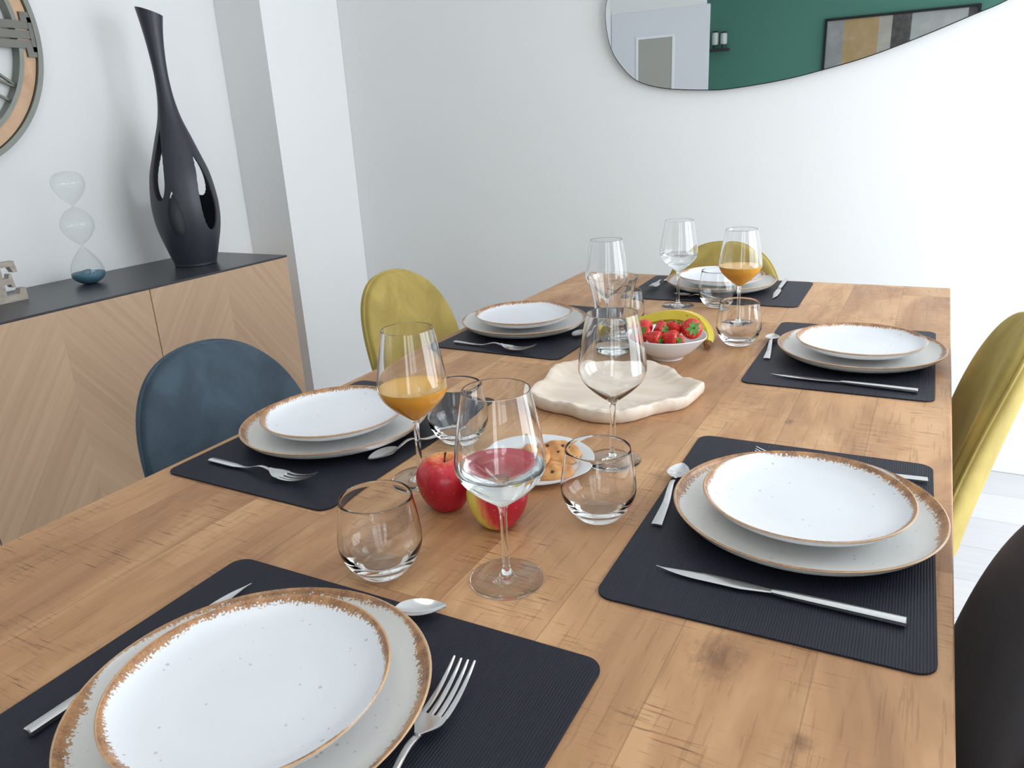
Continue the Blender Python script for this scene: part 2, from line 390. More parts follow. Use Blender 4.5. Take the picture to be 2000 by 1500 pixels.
def ribbon(st, nu=8, bm=None):
    """st: stations (s, cx, halfwidth, z, dish, thick) along +y; closed solid strip. dish raises the edges."""
    bm = bm or bmesh.new(); T = []; B = []
    for s, cx, hw, z, dish, th in st:
        a = []; b = []
        for k in range(nu+1):
            u = -1+2*k/nu; zz = z+dish*u*u; e = th/2*(1-.5*abs(u)**6)
            a.append(bm.verts.new((cx+hw*u, s, zz+e))); b.append(bm.verts.new((cx+hw*u, s, zz-e)))
        T.append(a); B.append(b)
    for i in range(len(st)-1):
        for k in range(nu):
            bm.faces.new((T[i][k], T[i][k+1], T[i+1][k+1], T[i+1][k])); bm.faces.new((B[i][k], B[i+1][k], B[i+1][k+1], B[i][k+1]))
        bm.faces.new((T[i][0], T[i+1][0], B[i+1][0], B[i][0])); bm.faces.new((T[i][nu], B[i][nu], B[i+1][nu], T[i+1][nu]))
    for q in (0, -1):
        for k in range(nu): bm.faces.new((T[q][k], B[q][k], B[q][k+1], T[q][k+1]))
    return bm

# ------------------------------------------------------------------ the room
def struct(name, bm, m, loc=(0, 0, 0), label=None, smooth=False, parent=None):
    return link(name, bm, m, parent, loc, smooth=smooth, kind='structure' if parent is None else None, label=label)
struct('floor', box(XL-.15, XR+.15, YF-.15, YB+.15, -.05, 0), FLOOR, label='pale grey wood-look laminate floor')
struct('ceiling', box(XL-.15, XR+.15, YF-.15, YB+.15, H, H+.08), CEIL, label='plain white ceiling')
struct('wall_left', box(XL-.12, XL, YF, YB, 0, H), WALL, label='white wall behind the sideboard and the clock')
struct('wall_back', box(XL-.12, XR+.12, YB, YB+.12, 0, H), WALL, label='white wall carrying the organic mirror')
bm = bmesh.new()
box(XL-.12, .45, YF-.12, YF, 0, H, bm); box(1.11, XR+.12, YF-.12, YF, 0, H, bm); box(.45, 1.11, YF-.12, YF, 0, .12, bm); box(.45, 1.11, YF-.12, YF, 2.2, H, bm)
struct('wall_front', bm, GREEN, label='dark green painted wall seen in the mirror')
XC, YC = -2.3554, 2.407
struct('wall_pillar', box(XL+.001, XC, YC, YB-.001, 0, H-.001), COLP, label='white boxed pillar standing in the corner')
bm = bmesh.new(); ys = YF
for y0, y1, z0, z1 in sorted(WINS):
    box(XR, XR+.12, ys, y0, 0, H, bm); box(XR, XR+.12, y0, y1, 0, z0, bm); box(XR, XR+.12, y0, y1, z1, H, bm); ys = y1
box(XR, XR+.12, ys, YB, 0, H, bm)
struct('wall_right', bm, WALL, label='white wall with the daylight window and an added fill window')
for i, (y0, y1, z0, z1) in enumerate(WINS):
    bm = bmesh.new(); t = .05
    for a in (box,):
        a(XR+.03, XR+.09, y0, y1, z0, z0+t, bm); a(XR+.03, XR+.09, y0, y1, z1-t, z1, bm)
        a(XR+.03, XR+.09, y0, y0+t, z0+t, z1-t, bm); a(XR+.03, XR+.09, y1-t, y1, z0+t, z1-t, bm)
        ym = (y0+y1)/2; a(XR+.03, XR+.09, ym-.04, ym+.04, z0+t, z1-t, bm)
    wf = struct('window_%d' % (i+1), bm, TRIM, label='unseen white framed double window letting daylight in')  # the one behind the camera is added for fill
    struct('pane', box(XR+.058, XR+.062, y0+t, y1-t, z0+t, z1-t), PANE, parent=wf)
bm = bmesh.new(); t = .05; q0, q1 = YF-.09, YF-.03
box(.45, 1.11, q0, q1, .12, .12+t, bm); box(.45, 1.11, q0, q1, 2.2-t, 2.2, bm); box(.45, .45+t, q0, q1, .12+t, 2.2-t, bm); box(1.11-t, 1.11, q0, q1, .12+t, 2.2-t, bm)
wf = struct('window_3', bm, TRIM, label='narrow white framed window added in the green wall for fill light')  # unseen window, added as an opening for the front fill
struct('pane', box(.45+t, 1.11-t, YF-.062, YF-.058, .12+t, 2.2-t), PANE, parent=wf)
# baseboards
def bb(name, x0, x1, y0, y1):
    struct(name, box(x0, x1, y0, y1, 0, .085, bev=.004), TRIM)
bb('baseboard_back', XC+.001, XR, YB-.014, YB-.001); bb('baseboard_pillar', XC+.001, XC+.014, YC-.013, YB-.015)
bb('baseboard_pillar_front', XL+.014, XC, YC-.014, YC-.001); bb('baseboard_left', XL+.001, XL+.013, YF+.02, YC-.015)
# the white door seen in the mirror
DY = -1.05
d = struct('door_1', box(-2.595, -1.766, DY-.05, DY, .005, TZ+1.283), DOORW, label='white door leaf seen in the mirror')
bm = bmesh.new(); y = DY+.012
box(-2.372, -2.352, DY, y, .25, TZ+1.085, bm); box(-2.06, -2.042, DY, y, .25, TZ+1.085, bm); box(-2.352, -2.06, DY, y, TZ+1.067, TZ+1.085, bm); box(-2.352, -2.06, DY, y, .25, .27, bm)
struct('door_moulding', bm, TRIM, parent=d)
struct('door_panel', box(-2.350, -2.062, DY+.0005, DY+.006, .272, TZ+1.065), simple('greige_panel', srgb(168, 168, 162), .5), parent=d)
hb = tube([(-1.80, DY+.005, TZ+.30), (-1.80, DY+.045, TZ+.30), (-1.90, DY+.045, TZ+.30)], .009, 10)
struct('door_handle', hb, STEEL, parent=d, smooth=True)
struct('wall_partition', box(XL+.001, -1.766-.03, DY-.05, DY, TZ+1.2836, H-.001), WALL, label='white wall above the door leaf')

# picture on the green wall (seen in the mirror)
pt = empty('framed_picture', (-.43, YF+.005, TZ+.62), 0, 'black framed abstract picture in grey, gold and black on the green wall', 'picture')
link('frame', (lambda b: (box(-.60, .585, 0, .03, .545, .565, b), box(-.60, .585, 0, .03, 0, .02, b), box(-.60, -.58, 0, .03, .02, .545, b), box(.565, .585, 0, .03, .02, .545, b), b)[-1])(bmesh.new()), BLACKMETAL, pt, smooth=False)
def m_art():
    m, nt, b = mat('abstract_blocks')
    tc = N(nt, 'ShaderNodeTexCoord'); sx = N(nt, 'ShaderNodeSeparateXYZ'); L(nt, tc.outputs['Object'], sx.inputs[0])
    n = noise(nt, mapping(nt, (1, 1, 1)), 6, 5, .65)
    xx = math_(nt, 'ADD', math_(nt, 'DIVIDE', math_(nt, 'ADD', sx.outputs[0], .58), 1.145), 0.0)
    r = nt.nodes.new('ShaderNodeValToRGB'); r.color_ramp.interpolation = 'CONSTANT'; L(nt, xx, r.inputs[0]); e = r.color_ramp.elements
    st = [(0, srgb(150, 152, 154)), (.12, srgb(182, 150, 100)), (.36, srgb(176, 170, 160)), (.45, srgb(34, 28, 34)), (.58, srgb(168, 170, 170)), (.94, srgb(40, 34, 40))]
    e[0].position = 0; e[0].color = st[0][1]+(1,); e[1].position = st[1][0]; e[1].color = st[1][1]+(1,)
    for p, c in st[2:]: q = e.new(p); q.color = c+(1,)
    L(nt, mixc(nt, math_(nt, 'MULTIPLY', n.outputs[0], .28), r.outputs[0], ramp(nt, n.outputs[0], [(.35, srgb(90, 84, 80)), (.65, srgb(220, 216, 206))])), b.inputs['Base Color'])
    b.inputs['Roughness'].default_value = .35; return m
link('canvas', box(-.58, .565, .001, .012, .02, .545), m_art(), pt, smooth=False)
sh = link('wall_shelf', box(-2.13, -1.86, YF+.001, YF+.12, TZ+1.0, TZ+1.02), m_grain('dark_shelf_wood', srgb(60, 48, 40), srgb(84, 68, 56)), smooth=False, label='short dark shelf on the green wall holding two small lanterns', cat='shelf')
for i, (x, h, lb) in enumerate(((-1.985, .14, 'pale little lantern on the dark shelf, nearer the door leaf'), (-1.905, .13, 'pale little lantern on the dark shelf, nearer the framed picture'))):
    lt = empty('lantern', (x, YF+.06, TZ+1.0205), 0, lb, 'lantern', None)
    link('candle_cup', lathe([(0, .035), (.026, .036), (.030, .05), (.030, h-.01), (.026, h), (0, h)], 20), simple('frosted_cup', (.72, .74, .74), .5), lt)
    for k in range(3):
        a = 2*PI*k/3; link('leg', tube([(.028*math.cos(a), .028*math.sin(a), 0), (.02*math.cos(a), .02*math.sin(a), .04)], .003, 6), BLACKMETAL, lt)
    link('lid', lathe([(0, h+.001), (.027, h+.001), (.024, h+.012), (0, h+.014)], 20), BLACKMETAL, lt)

# ------------------------------------------------------------------ mirror on the back wall
mo = [(-1.075, .93), (-1.1102, .8564), (-1.1167, .7904), (-1.0998, .7042), (-1.0628, .6411), (-.9984, .5813), (-.8932, .5487), (-.7461, .5343), (-.658, .5338), (-.4905, .5502), (-.3495, .5761), (-.2312, .6032), (-.0929, .6467), (.036, .6931), (.1154, .7226), (.23, .785), (.30, .87), (.31, .97), (.25, 1.07), (.12, 1.15), (-.08, 1.20), (-.32, 1.215), (-.58, 1.20), (-.82, 1.15), (-.98, 1.05)]
mc = smooth_prof(mo+mo[:1], 5)[:-1]
mp_ = empty('wall_mirror', (-.45, YB-.002, TZ+.85), 0, 'large organic pebble-shaped mirror with a thin dark rim on the white wall', 'mirror')
mloc = [(x+.45, z-.85) for x, z in mc]
link('glass', prism(mloc, -.016, -.022, axis='y'), MIRROR, mp_, smooth=False)
link('backing', prism([(x*.995, z*.99) for x, z in mloc], 0, -.0155, axis='y'), BLACKMETAL, mp_, smooth=False)
link('rim', tube([(x, -.019, z) for x, z in mloc], .0028, 8, closed=True), BLACKMETAL, mp_)

# ------------------------------------------------------------------ wall clock
ck = empty('wall_clock', (XL+.001, 1.235, TZ+.795), 0, 'large round wooden wall clock with grey metal rims and roman numerals', 'clock')
def ring(r0, r1, x0, x1, seg=120):
    bm = bmesh.new(); V = []
    for i in range(seg):
        a = 2*PI*i/seg; V.append([bm.verts.new((x, r*math.cos(a), r*math.sin(a))) for x, r in ((x0, r0), (x1, r0), (x1, r1), (x0, r1))])
    for i in range(seg):
        for k in range(4): bm.faces.new((V[i][k], V[i][(k+1) % 4], V[(i+1) % seg][(k+1) % 4], V[(i+1) % seg][k]))
    return bm
link('outer_rim', ring(.386, .402, .0, .045), CLOCKMETAL, ck)
link('wood_ring', ring(.345, .384, .008, .034), CLOCKWOOD, ck)
link('inner_rim', ring(.331, .3445, .004, .04), CLOCKMETAL, ck)
def bar(bm, a, off, r0, r1, w, x0, x1, skew=0):
    ca, sa = math.cos(a), math.sin(a)
    P = []
    for r, o in ((r0, off-w/2), (r0, off+w/2), (r1, off+skew+w/2), (r1, off+skew-w/2)): P.append((r*ca-o*sa, r*sa+o*ca))
    return prism(P, x0, x1, bm, axis='x')
NUM = {3: 'III', 6: 'IIIII', 9: 'III', 12: 'XII'}
for hnum in range(1, 13):
    a = PI/2-hnum*PI/6; bm = bmesh.new()
    if hnum in (3, 9):
        for o in (-.028, 0, .028): bar(bm, a, o, .13, .372, .0235, .035, .042)
        bar(bm, a, -.050, .352, .385, .030, .0345, .043); bar(bm, a, .050, .352, .385, .030, .0345, .043); bar(bm, a, 0, .372, .386, .10, .0345, .043)
        bar(bm, a, 0, .12, .135, .09, .0345, .043)
    elif hnum in (6, 12):
        for o, s in (((-.035, .0), (-.012, .03), (.035, -.045)) if hnum == 6 else ((.035, 0), (.01, 0), (-.04, .05), (.0, -.05))): bar(bm, a, o, .13, .372, .014, .035, .042, s)
        bar(bm, a, 0, .372, .386, .11, .0345, .043); bar(bm, a, 0, .12, .135, .10, .0345, .043)
    else:
        for o, s in ((-.032, 0), (-.006, .022), (.044, -.022)): bar(bm, a, o, .13, .333, .007, .018, .028, s)
    link('numeral', bm, GUNMETAL, ck, smooth=False)
link('hub', ring(.02, .125, .006, .03, 60), CLOCKMETAL, ck)
bm = bmesh.new(); prism([(-.01, -.05), (.01, -.05), (.004, .2), (-.004, .2)], .046, .049, bm, axis='x'); prism([(-.05, -.009), (.14, -.004), (.14, .004), (-.05, .009)], .050, .053, bm, axis='x')
link('hands', bm, BLACKMETAL, ck, smooth=False)

# ------------------------------------------------------------------ sideboard
XS = -2.14; SZ = TZ+.0275; Y1 = 2.148
sb = empty('sideboard', ((XL+XS)/2, 1.24, 0), 0, 'long light oak sideboard with chevron doors and a matt black top', 'sideboard')
cx = sb.location.x; cy = sb.location.y; hd = (XS-XL)/2-.004; hl = Y1-cy
link('top', box(-hd, hd+.001, -hl, hl, SZ-.006, SZ, bev=.0008), BLACKTOP, sb, smooth=False, label='matt black top panel')
link('cabinet_body', box(-hd, hd-.02, -hl+.002, hl-.002, .1, SZ-.0065), OAK, sb, smooth=False)
ds = (2*hl)/3
for k in range(3):
    y0 = hl-(k+1)*ds
    link('door', box(-.009, .009, -ds/2+.0015, ds/2-.0015, .10-.44, SZ-.0072-.44, bev=.0008), CHEV, sb, (hd-.009, y0+ds/2, .44), smooth=False)
for sx_ in (-1, 1):
    for sy_ in (-1, 1): link('leg', tube([(sx_*(hd-.05), sy_*(hl-.12), .1), (sx_*(hd-.04), sy_*(hl-.11), 0)], [.016, .011], 12), BLACKMETAL, sb)

# vase
VX, VY = -2.378+.01, 1.905
def vase():
    prof = smooth_prof([(.0, .0), (.066, .0), (.074, .012), (.088, .06), (.106, .13), (.1125, .19), (.110, .25), (.099, .32), (.080, .38), (.060, .44), (.040, .50), (.028, .56), (.023, .62), (.023, .67), (.0265, .73), (.033, .79), (.041, .84)], 5)
    prof = [(max(0, r), max(0, z)) for r, z in prof]
    # inner wall
    inner = [(max(.0, r-.005), z) for r, z in prof if z > .012][::-1]
    inner.append((0, .014))
    bm = bmesh.new(); P = prof+inner
    P[0] = (0, 0)
    lathe(P, 96, bm)
    vx, vy = VX, VY; d = Vector((vx, vy, 0)).normalized(); side = Vector((d.y, -d.x, 0))
    for v in bm.verts:                       # slanted mouth, gentle lean of the neck
        t = max(0, (v.co.z-.45)/.39); s = v.co.dot(side)
        if v.co.z > .70: v.co.z += -s*.35*((v.co.z-.70)/.14)
        v.co += side*(.008-.004*t)
    return bm
vo = link('vase', vase(), VASEM, None, (VX, VY, SZ), label='tall matt black vase with a slim neck and teardrop cut-outs on the sideboard', cat='vase')
base_a = math.atan2(-VY, -VX)                # direction of the viewer's side
cut = bmesh.new()
for th, z0, z1, wd in ((-16, .112, .268, .046), (46, .125, .385, .052), (-43, .235, .47, .050), (-151, .225, .42, .056), (141, .235, .43, .052)):
    a = base_a-math.radians(-th); n = 28; pts = []
    for k in range(n):
        q = 2*PI*k/n; zz = (1-math.cos(q))/2; w_ = math.sin(q)*(math.sin(q/2)**.9 if False else 1)
        taper = (1-zz)**.55 + .12
        pts.append((wd*1.0*math.sin(q)*taper, z0+(z1-z0)*zz))
    ca, sa = math.cos(a), math.sin(a)
    rings = []
    for r in (.028, .2):
        k = r/.105
        rings.append([cut.verts.new((r*ca-p[0]*sa*min(k, 1.2), r*sa+p[0]*ca*min(k, 1.2), p[1])) for p in pts])
    A, B = rings; cut.faces.new(A); cut.faces.new(B)
    for i in range(n): j = (i+1) % n; cut.faces.new((A[i], A[j], B[j], B[i]))
cme = bpy.data.meshes.new('cutter'); bmesh.ops.recalc_face_normals(cut, faces=cut.faces); cut.to_mesh(cme); cut.free()
cobj = bpy.data.objects.new('cutter', cme); COL.objects.link(cobj); cobj.location = vo.location
bo = vo.modifiers.new('cut', 'BOOLEAN'); bo.object = cobj; bo.operation = 'DIFFERENCE'; bo.solver = 'EXACT'; bo.use_self = True
bpy.context.view_layer.update()
dg = bpy.context.evaluated_depsgraph_get(); nm = bpy.data.meshes.new_from_object(vo.evaluated_get(dg))
vo.modifiers.clear(); vo.data = nm
for p in nm.polygons: p.use_smooth = True
try: nm.set_sharp_from_angle(angle=math.radians(35))
except Exception: pass
bpy.data.objects.remove(cobj)

# hourglass
hg = empty('hourglass', (-2.425, 1.535, SZ), 0, 'clear glass three-bulb hourglass with blue sand on the black sideboard top', 'hourglass')
hp = smooth_prof([(.0, .0), (.022, .001), (.046, .018), (.0505, .04), (.043, .068), (.024, .098), (.0045, .122), (.006, .128), (.030, .148), (.048, .178), (.048, .204), (.030, .232), (.005, .248), (.006, .254), (.030, .278), (.047, .308), (.0475, .33), (.034, .35), (.0, .358)], 6)
hp = [(max(0, r), max(0, z)) for r, z in hp]; hp[0] = (0, 0)
link('glass_bulbs', lathe(hp, 48), THIN, hg)
link('sand', lathe(smooth_prof([(0, .002), (.022, .0025), (.0455, .0185), (.0495, .036), (.03, .040), (0, .048)], 4), 40), SAND, hg, label='blue sand')
# letter E
le = bmesh.new()
E_ = [(0, 0), (.102, 0), (.102, .036), (.086, .036), (.080, .020), (.044, .020), (.044, .052), (.062, .052), (.066, .042), (.074, .042), (.070, .082), (.064, .082), (.060, .070), (.044, .070), (.044, .103), (.070, .103), (.078, .085), (.09, .085), (.086, .118), (0, .118), (0, .105), (.014, .103), (.014, .016), (0, .014)]
prism(E_, -.0125, .0125, le, axis='x')
link('letter', le, GREYWOOD, None, (-2.40, 1.205, SZ+.0002), smooth=False, label='grey wooden capital letter E with serifs standing on the sideboard', cat='letter')

# ------------------------------------------------------------------ dining table
TX0, TX1, TY0, TY1 = -.9622, .0587, .185, 2.236
tb = empty('dining_table', ((TX0+TX1)/2, (TY0+TY1)/2, 0), 0, 'long rectangular dining table with a plank top of warm brown mango wood', 'table')
cx, cy = tb.location.x, tb.location.y
bm = box(TX0-cx, TX1-cx, TY0-cy, TY1-cy, -.04, 0, bev=.003)
link('tabletop', bm, TABLE, tb, (0, 0, TZ), smooth=False)
for sy_ in (-1, 1):
    for sx_ in (-1, 1): link('leg', box(sx_*.42-.035, sx_*.42+.035, sy_*.85-.04, sy_*.85+.04, 0, TZ-.0405, bev=.002), BLACKMETAL, tb, smooth=False)

# ------------------------------------------------------------------ chairs
def arch_w(v):
    if v < .45: return .185-.035*((.45-v)/.45)**1.6
    return .185*max(0, 1-((v-.45)/.55)**2.6)**(1/2.3)
def back_pos(u, v, side):
    """u -1..1 across, v 0..1 up. sitter faces +y"""
    z = .44+.42*v; wdt = max(arch_w(v), .012); x = u*wdt
    y = -.175-.085*v**1.15 + .055*(x/.21)**2*(1-.35*v)
    e = max(0, 1-abs(u)**5)**.5 * (max(0, 1-max(0, (v-.5)/.5)**6)**.5)
    th = .009+.018*e
    return Vector((x, y+side*th, z))
def make_chair(vel, label, group):
    t = empty('dining_chair', (0, 0, 0), 0, label, 'chair', group)
    bm = bmesh.new(); nu, nv = 24, 30; G = {}
    vs = [1-(1-k/nv)**1.7 for k in range(nv+1)]; us = [math.sin((-1+2*k/nu)*PI/2) for k in range(nu+1)]
    for s in (1, -1):
        for i, v in enumerate(vs):
            for k, u in enumerate(us): G[s, i, k] = bm.verts.new(back_pos(u, v, s))
    for i in range(nv):
        for k in range(nu):
            bm.faces.new((G[1, i, k], G[1, i, k+1], G[1, i+1, k+1], G[1, i+1, k])); bm.faces.new((G[-1, i, k], G[-1, i+1, k], G[-1, i+1, k+1], G[-1, i, k+1]))
        for k in (0, nu): bm.faces.new((G[1, i, k], G[1, i+1, k], G[-1, i+1, k], G[-1, i, k]))
    for i in (0, nv):
        for k in range(nu): bm.faces.new((G[1, i, k], G[-1, i, k], G[-1, i, k+1], G[1, i, k+1]))
    bk = link('backrest', bm, vel, t)
    path = [back_pos(-1, v, .15) for v in vs[:-1]]+[back_pos(u, 1, .15) for u in us[::4]]+[back_pos(1, v, .15) for v in vs[:-1][::-1]]
    path = [p+Vector((0, -.004, 0)) for p in path]
    pp = [path[0]]
    for p in path[1:]:
        if (p-pp[-1]).length > .004: pp.append(p)
    link('piping', tube(pp, .0035, 8), vel, bk)
    wob = lambda a, r, z: 1+.06*math.cos(4*a)*-1+.02*math.cos(2*a)
    seat = smooth_prof([(0, .405), (.16, .405), (.205, .415), (.222, .435), (.218, .458), (.19, .474), (.1, .482), (0, .484)], 4)
    sb_ = lathe([(max(0, r), z) for r, z in seat], 48, wob=lambda a, r, z: 1-.05*math.cos(4*a))
    link('seat', sb_, vel, t, (0, .02, 0))
    for sx_ in (-1, 1):
        for y0, y1 in ((.13, .20), (-.12, -.21)):
            link('leg', tube([(sx_*.13, y0, .41), (sx_*.20, y1, 0)], [.012, .008], 10), BLACKMETAL, t)
    return t
def place(t, x, y, deg): t.location = (x, y, 0); t.rotation_euler = (0, 0, math.radians(deg))
CH = 'velvet chairs around the dining table'
blue = make_chair(V_BLUE, 'petrol blue velvet dining chair with rounded back in front of the sideboard', CH)
place(blue, -.885, .885, -90)
must = make_chair(V_MUST, 'mustard velvet dining chair with rounded back facing the table beside the corner pillar', CH)
place(must, -.97, 1.575, -90)
c = copy_tree(must); c['label'] = 'mustard velvet dining chair at the far head of the table under the mirror wall'; place(c, -.545, 2.11, 180); c.scale = (.97, 1, .968)
c = copy_tree(must); c['label'] = 'mustard velvet dining chair seen from behind on the window side of the table'; place(c, -.09, 1.50, 90)
dark = make_chair(V_DARK, 'charcoal dining chair nearest the viewer on the window side of the table', CH)
place(dark, -.08, .74, 90)

# ------------------------------------------------------------------ placemats
MT = TZ+.0003; MH = .0022; MZ = MT+MH
me_side = None
def placemat(x, y, deg, w_, l_, label):
    bm = prism(rrect(w_, l_, .018), 0, MH)
    return link('placemat', bm, MATM, None, (x, y, MT), (0, 0, math.radians(deg)), smooth=False, label=label, cat='placemat', group='dark ribbed placemats')
placemat(-.1125, .839, 1.3, .3067, .4454, 'dark ribbed placemat under the fully visible plates beside the charcoal chair')
placemat(-.1204, 1.5424, .5, .3067, .4454, 'dark ribbed placemat by the mustard chair on the window side of the table')
placemat(-.4904, 2.0614, .8, .4454, .3067, 'dark ribbed placemat at the far head of the table')
placemat(-.7912, .8665, -.5, .3067, .4454, 'dark ribbed placemat in front of the blue chair')
placemat(-.7844, 1.5564, -.8, .3067, .4454, 'dark ribbed placemat by the mustard chair near the pillar')
placemat(-.4331, .3688, .6, .4454, .3067, 'dark ribbed placemat nearest the viewer, cut by the bottom edge of the photo')

# ------------------------------------------------------------------ plates
def plate_prof(R, h, foot, th=.0055):
    out = [(0, .002), (foot-.004, .002), (foot-.002, 0), (foot+.002, 0), (foot+.005, .003), (R-.040, h*.17), (R-.021, h*.34), (R-.0095, h*.56), (R-.0030, h*.80), (R-.0003, h*.95), (R, h-.001)]
    inn = [(R-.0015, h), (R-.0042, h-.0015), (R-.0075, h*.80), (R-.0145, h*.62), (R-.026, h*.47), (R-.045, h*.37), (R*.45, h*.30), (0, h*.28)]
    return smooth_prof([(a, max(0, b)) for a, b in out], 3)[:-1]+smooth_prof(inn, 3)
def mk_plate(R, h, foot, m):
    wob = lambda a, r, z: 1+.006*math.cos(2*a+.6)*(r/R)**2+.004*math.cos(3*a)*(r/R)**2
    P = [(max(0, r), z) for r, z in plate_prof(R, h, foot)]
    bm = lathe(P, 96, wob=wob)
    ob = link('plate', bm, m); return ob
big0 = mk_plate(.1467, .0255, .072, PL_BIG); small0 = mk_plate(.1141, .0245, .052, PL_SMALL)
PLT = [('window side nearest the charcoal chair', -.0945, .8470, 200, 205), ('window side by the mustard chair', -.0972, 1.5330, 15, 60),
       ('pillar side by the mustard chair', -.8150, 1.5372, 320, 300), ('sideboard side in front of the blue chair', -.8065, .8620, 250, 110),
       ('near end of the table, closest to the viewer', -.4515, .3440, 60, 70), ('far head of the table', -.4940, 2.0850, 140, 190)]
for i, (wh, x, y, ra, rb) in enumerate(PLT):
    o = big0 if i == 0 else big0.copy()
    if i: COL.objects.link(o)
    o.name = 'dinner_plate' if not i else 'dinner_plate.%03d' % i
    o.location = (x, y, MZ+.0002); o.rotation_euler = (0, 0, math.radians(ra))
    tag(o, 'large cream dinner plate with brown rim, '+wh, 'plate', 'large stoneware dinner plates')
    o = small0 if i == 0 else small0.copy()
    if i: COL.objects.link(o)
    o.name = 'side_plate' if not i else 'side_plate.%03d' % i
    o.location = (x+.001, y-.001, MZ+.0155); o.rotation_euler = (0, 0, math.radians(rb))
    tag(o, 'small stacked cream plate with brown rim, '+wh, 'plate', 'small stoneware plates on top')

# ------------------------------------------------------------------ cutlery (built along +y, tip at +y, origin at centre)
def make_knife():
    t = empty('table_knife', (0, 0, 0), 0, '', 'knife', 'steel table knives')
    hd_ = ribbon([(-.12, 0, .0052, .0042, 0, .005), (-.119, 0, .0056, .0042, 0, .007), (-.06, 0, .0056, .0042, 0, .0065), (-.015, 0, .005, .004, 0, .0055), (-.005, 0, .004, .0038, 0, .0045), (0, 0, .0035, .0036, 0, .004)], 4)
    link('handle', hd_, STEEL, t)
    st = []
    for k in range(22):
        s = k/21; y = .0+.118*s
        lo = -.0035-.0055*min(1, s*4)+.0*s; hi = .0035+.002*math.sin(s*PI)
        if s > .6: q = (s-.6)/.4; lo = lo*(1-q**2.2); hi = hi*(1-q**1.5)*.9+lo*.1-.001*q
        if s > .97: lo = lo*.4
        hw = max(.0006, (hi-lo)/2); st.append((y, (hi+lo)/2, hw, .0036-.0008*s, 0, .0016*(1-.5*s)))
    link('blade', ribbon(st, 6), STEEL, t); return t
def make_spoon():
    t = empty('teaspoon', (0, 0, 0), 0, '', 'spoon', 'steel teaspoons')
    st = []
    for k in range(20):
        s = k/19; y = -.088+.116*s
        hw = .0062-.0038*min(1, s*1.1)**1.0; z = .0022+.0115*math.exp(-((s-.78)/.2)**2)
        st.append((y, 0, hw, z, 0, .0022))
    link('handle', ribbon(st, 4), STEEL, t)
    st = []
    for k in range(26):
        s = k/25; y = .027+.050*s
        hw = max(.0018, .0142*math.sin(PI*min(1, s**.8))**.62) if k not in (0, 25) else (.0022 if k == 0 else .003)
        dip = math.sin(PI*s)**.8; z = .0070*(1-s)++.005*s-.0052*dip+.0018; st.append((y, 0, hw, z+.0008, .0052*dip, .0013))
    link('bowl', ribbon(st, 12), STEEL, t); return t
def make_fork():
    t = empty('table_fork', (0, 0, 0), 0, '', 'fork', 'steel table forks')
    st = []
    for k in range(24):
        s = k/23; y = -.105+.127*s
        hw = .0058-.0004*s if s < .42 else .0056-.0028*min(1, (s-.42)/.12); z = .0034+.0095*math.exp(-((s-.88)/.2)**2)
        st.append((y, 0, hw, z, 0, .0032-.001*s))
    link('handle', ribbon(st, 4), STEEL, t)
    def zc(y): q = (y-.02)/.085; return .0125-.030*q+.036*q*q+.0016*(q>0.9)*0
    bm = bmesh.new(); st = []
    for k in range(10):
        s = k/9; y = .020+.027*s; hw = .0028+.0094*math.sin(min(1, s*1.25)*PI/2)**1.3
        st.append((y, 0, hw, zc(y), .0014*s, .0018))
    ribbon(st, 10, bm)
    for j in range(4):
        st = []
        for k in range(12):
            s = k/11; y = .0465+.058*s; cxx = (-1.5+j)*.00665*(1-.02*s); hw = .0024-.0014*s**2
            st.append((y, cxx, hw, zc(y)+.0014*((cxx/.0122)**2), 0, .0018-.0006*s))
        ribbon(st, 2, bm)
    link('head', bm, STEEL, t); return t
K0, S0, F0 = make_knife(), make_spoon(), make_fork()
used = set()
def cut_(proto, tip, tail, label, z=MZ+.0003, anchor='mid'):
    o = proto if proto.name not in used else copy_tree(proto)
    used.add(proto.name)
    T = Vector(tip); B = Vector(tail); d = (T-B).normalized(); a = math.atan2(-d.x, d.y)
    half = {'table_knife': .119, 'teaspoon': .0825, 'table_fork': .105}[proto.name.split('.')[0]]
    if anchor == 'mid': mid = (T+B)/2
    elif anchor == 'tip': mid = T-d*half
    else: mid = B+d*half
    o.location = (mid.x, mid.y, z); o.rotation_euler = (0, 0, a); o['label'] = label; return o
cut_(K0, (-.2196, .6858), (.0191, .6842), 'steel table knife lying fully visible on the mat beside the charcoal chair')
cut_(K0, (-.2302, 1.3719), (.0092, 1.3561), 'steel table knife on the mat by the window-side mustard chair')
cut_(K0, (-.3374, 1.9802), (-.3428, 2.2123), 'steel table knife on the mat at the far head of the table')
cut_(K0, (-.5992, .4838), (-.6051, .2413), 'steel table knife half hidden under the plates nearest the viewer')
cut_(S0, (-.2638, .9426), (-.2457, .7711), 'steel teaspoon next to the plates beside the charcoal chair')
cut_(S0, (-.2711, 1.6417), (-.2525, 1.4607), 'steel teaspoon next to the plates by the window-side mustard chair')
cut_(S0, (-.5887, 1.9558), (-.4076, 1.8897), 'steel teaspoon on the mat at the far head, behind a wine glass stem', anchor='tip')
cut_(S0, (-.6800, .7760), (-.6450, .8900), 'steel teaspoon behind the juice glass on the mat of the blue chair', anchor='tip')
cut_(S0, (-.6669, 1.476), (-.655, 1.60), 'steel teaspoon on the mat by the pillar-side mustard chair', anchor='tip')
cut_(S0, (-.377, .530), (-.51, .445), 'steel teaspoon peeping out above the plates nearest the viewer', anchor='tip')
cut_(F0, (-.19, .988), (.0302, 1.0085), 'steel table fork mostly hidden behind the plates beside the charcoal chair', anchor='tail')
cut_(F0, (-.6654, 1.9818), (-.6603, 2.19), 'steel table fork on the mat at the far head of the table', anchor='tip')
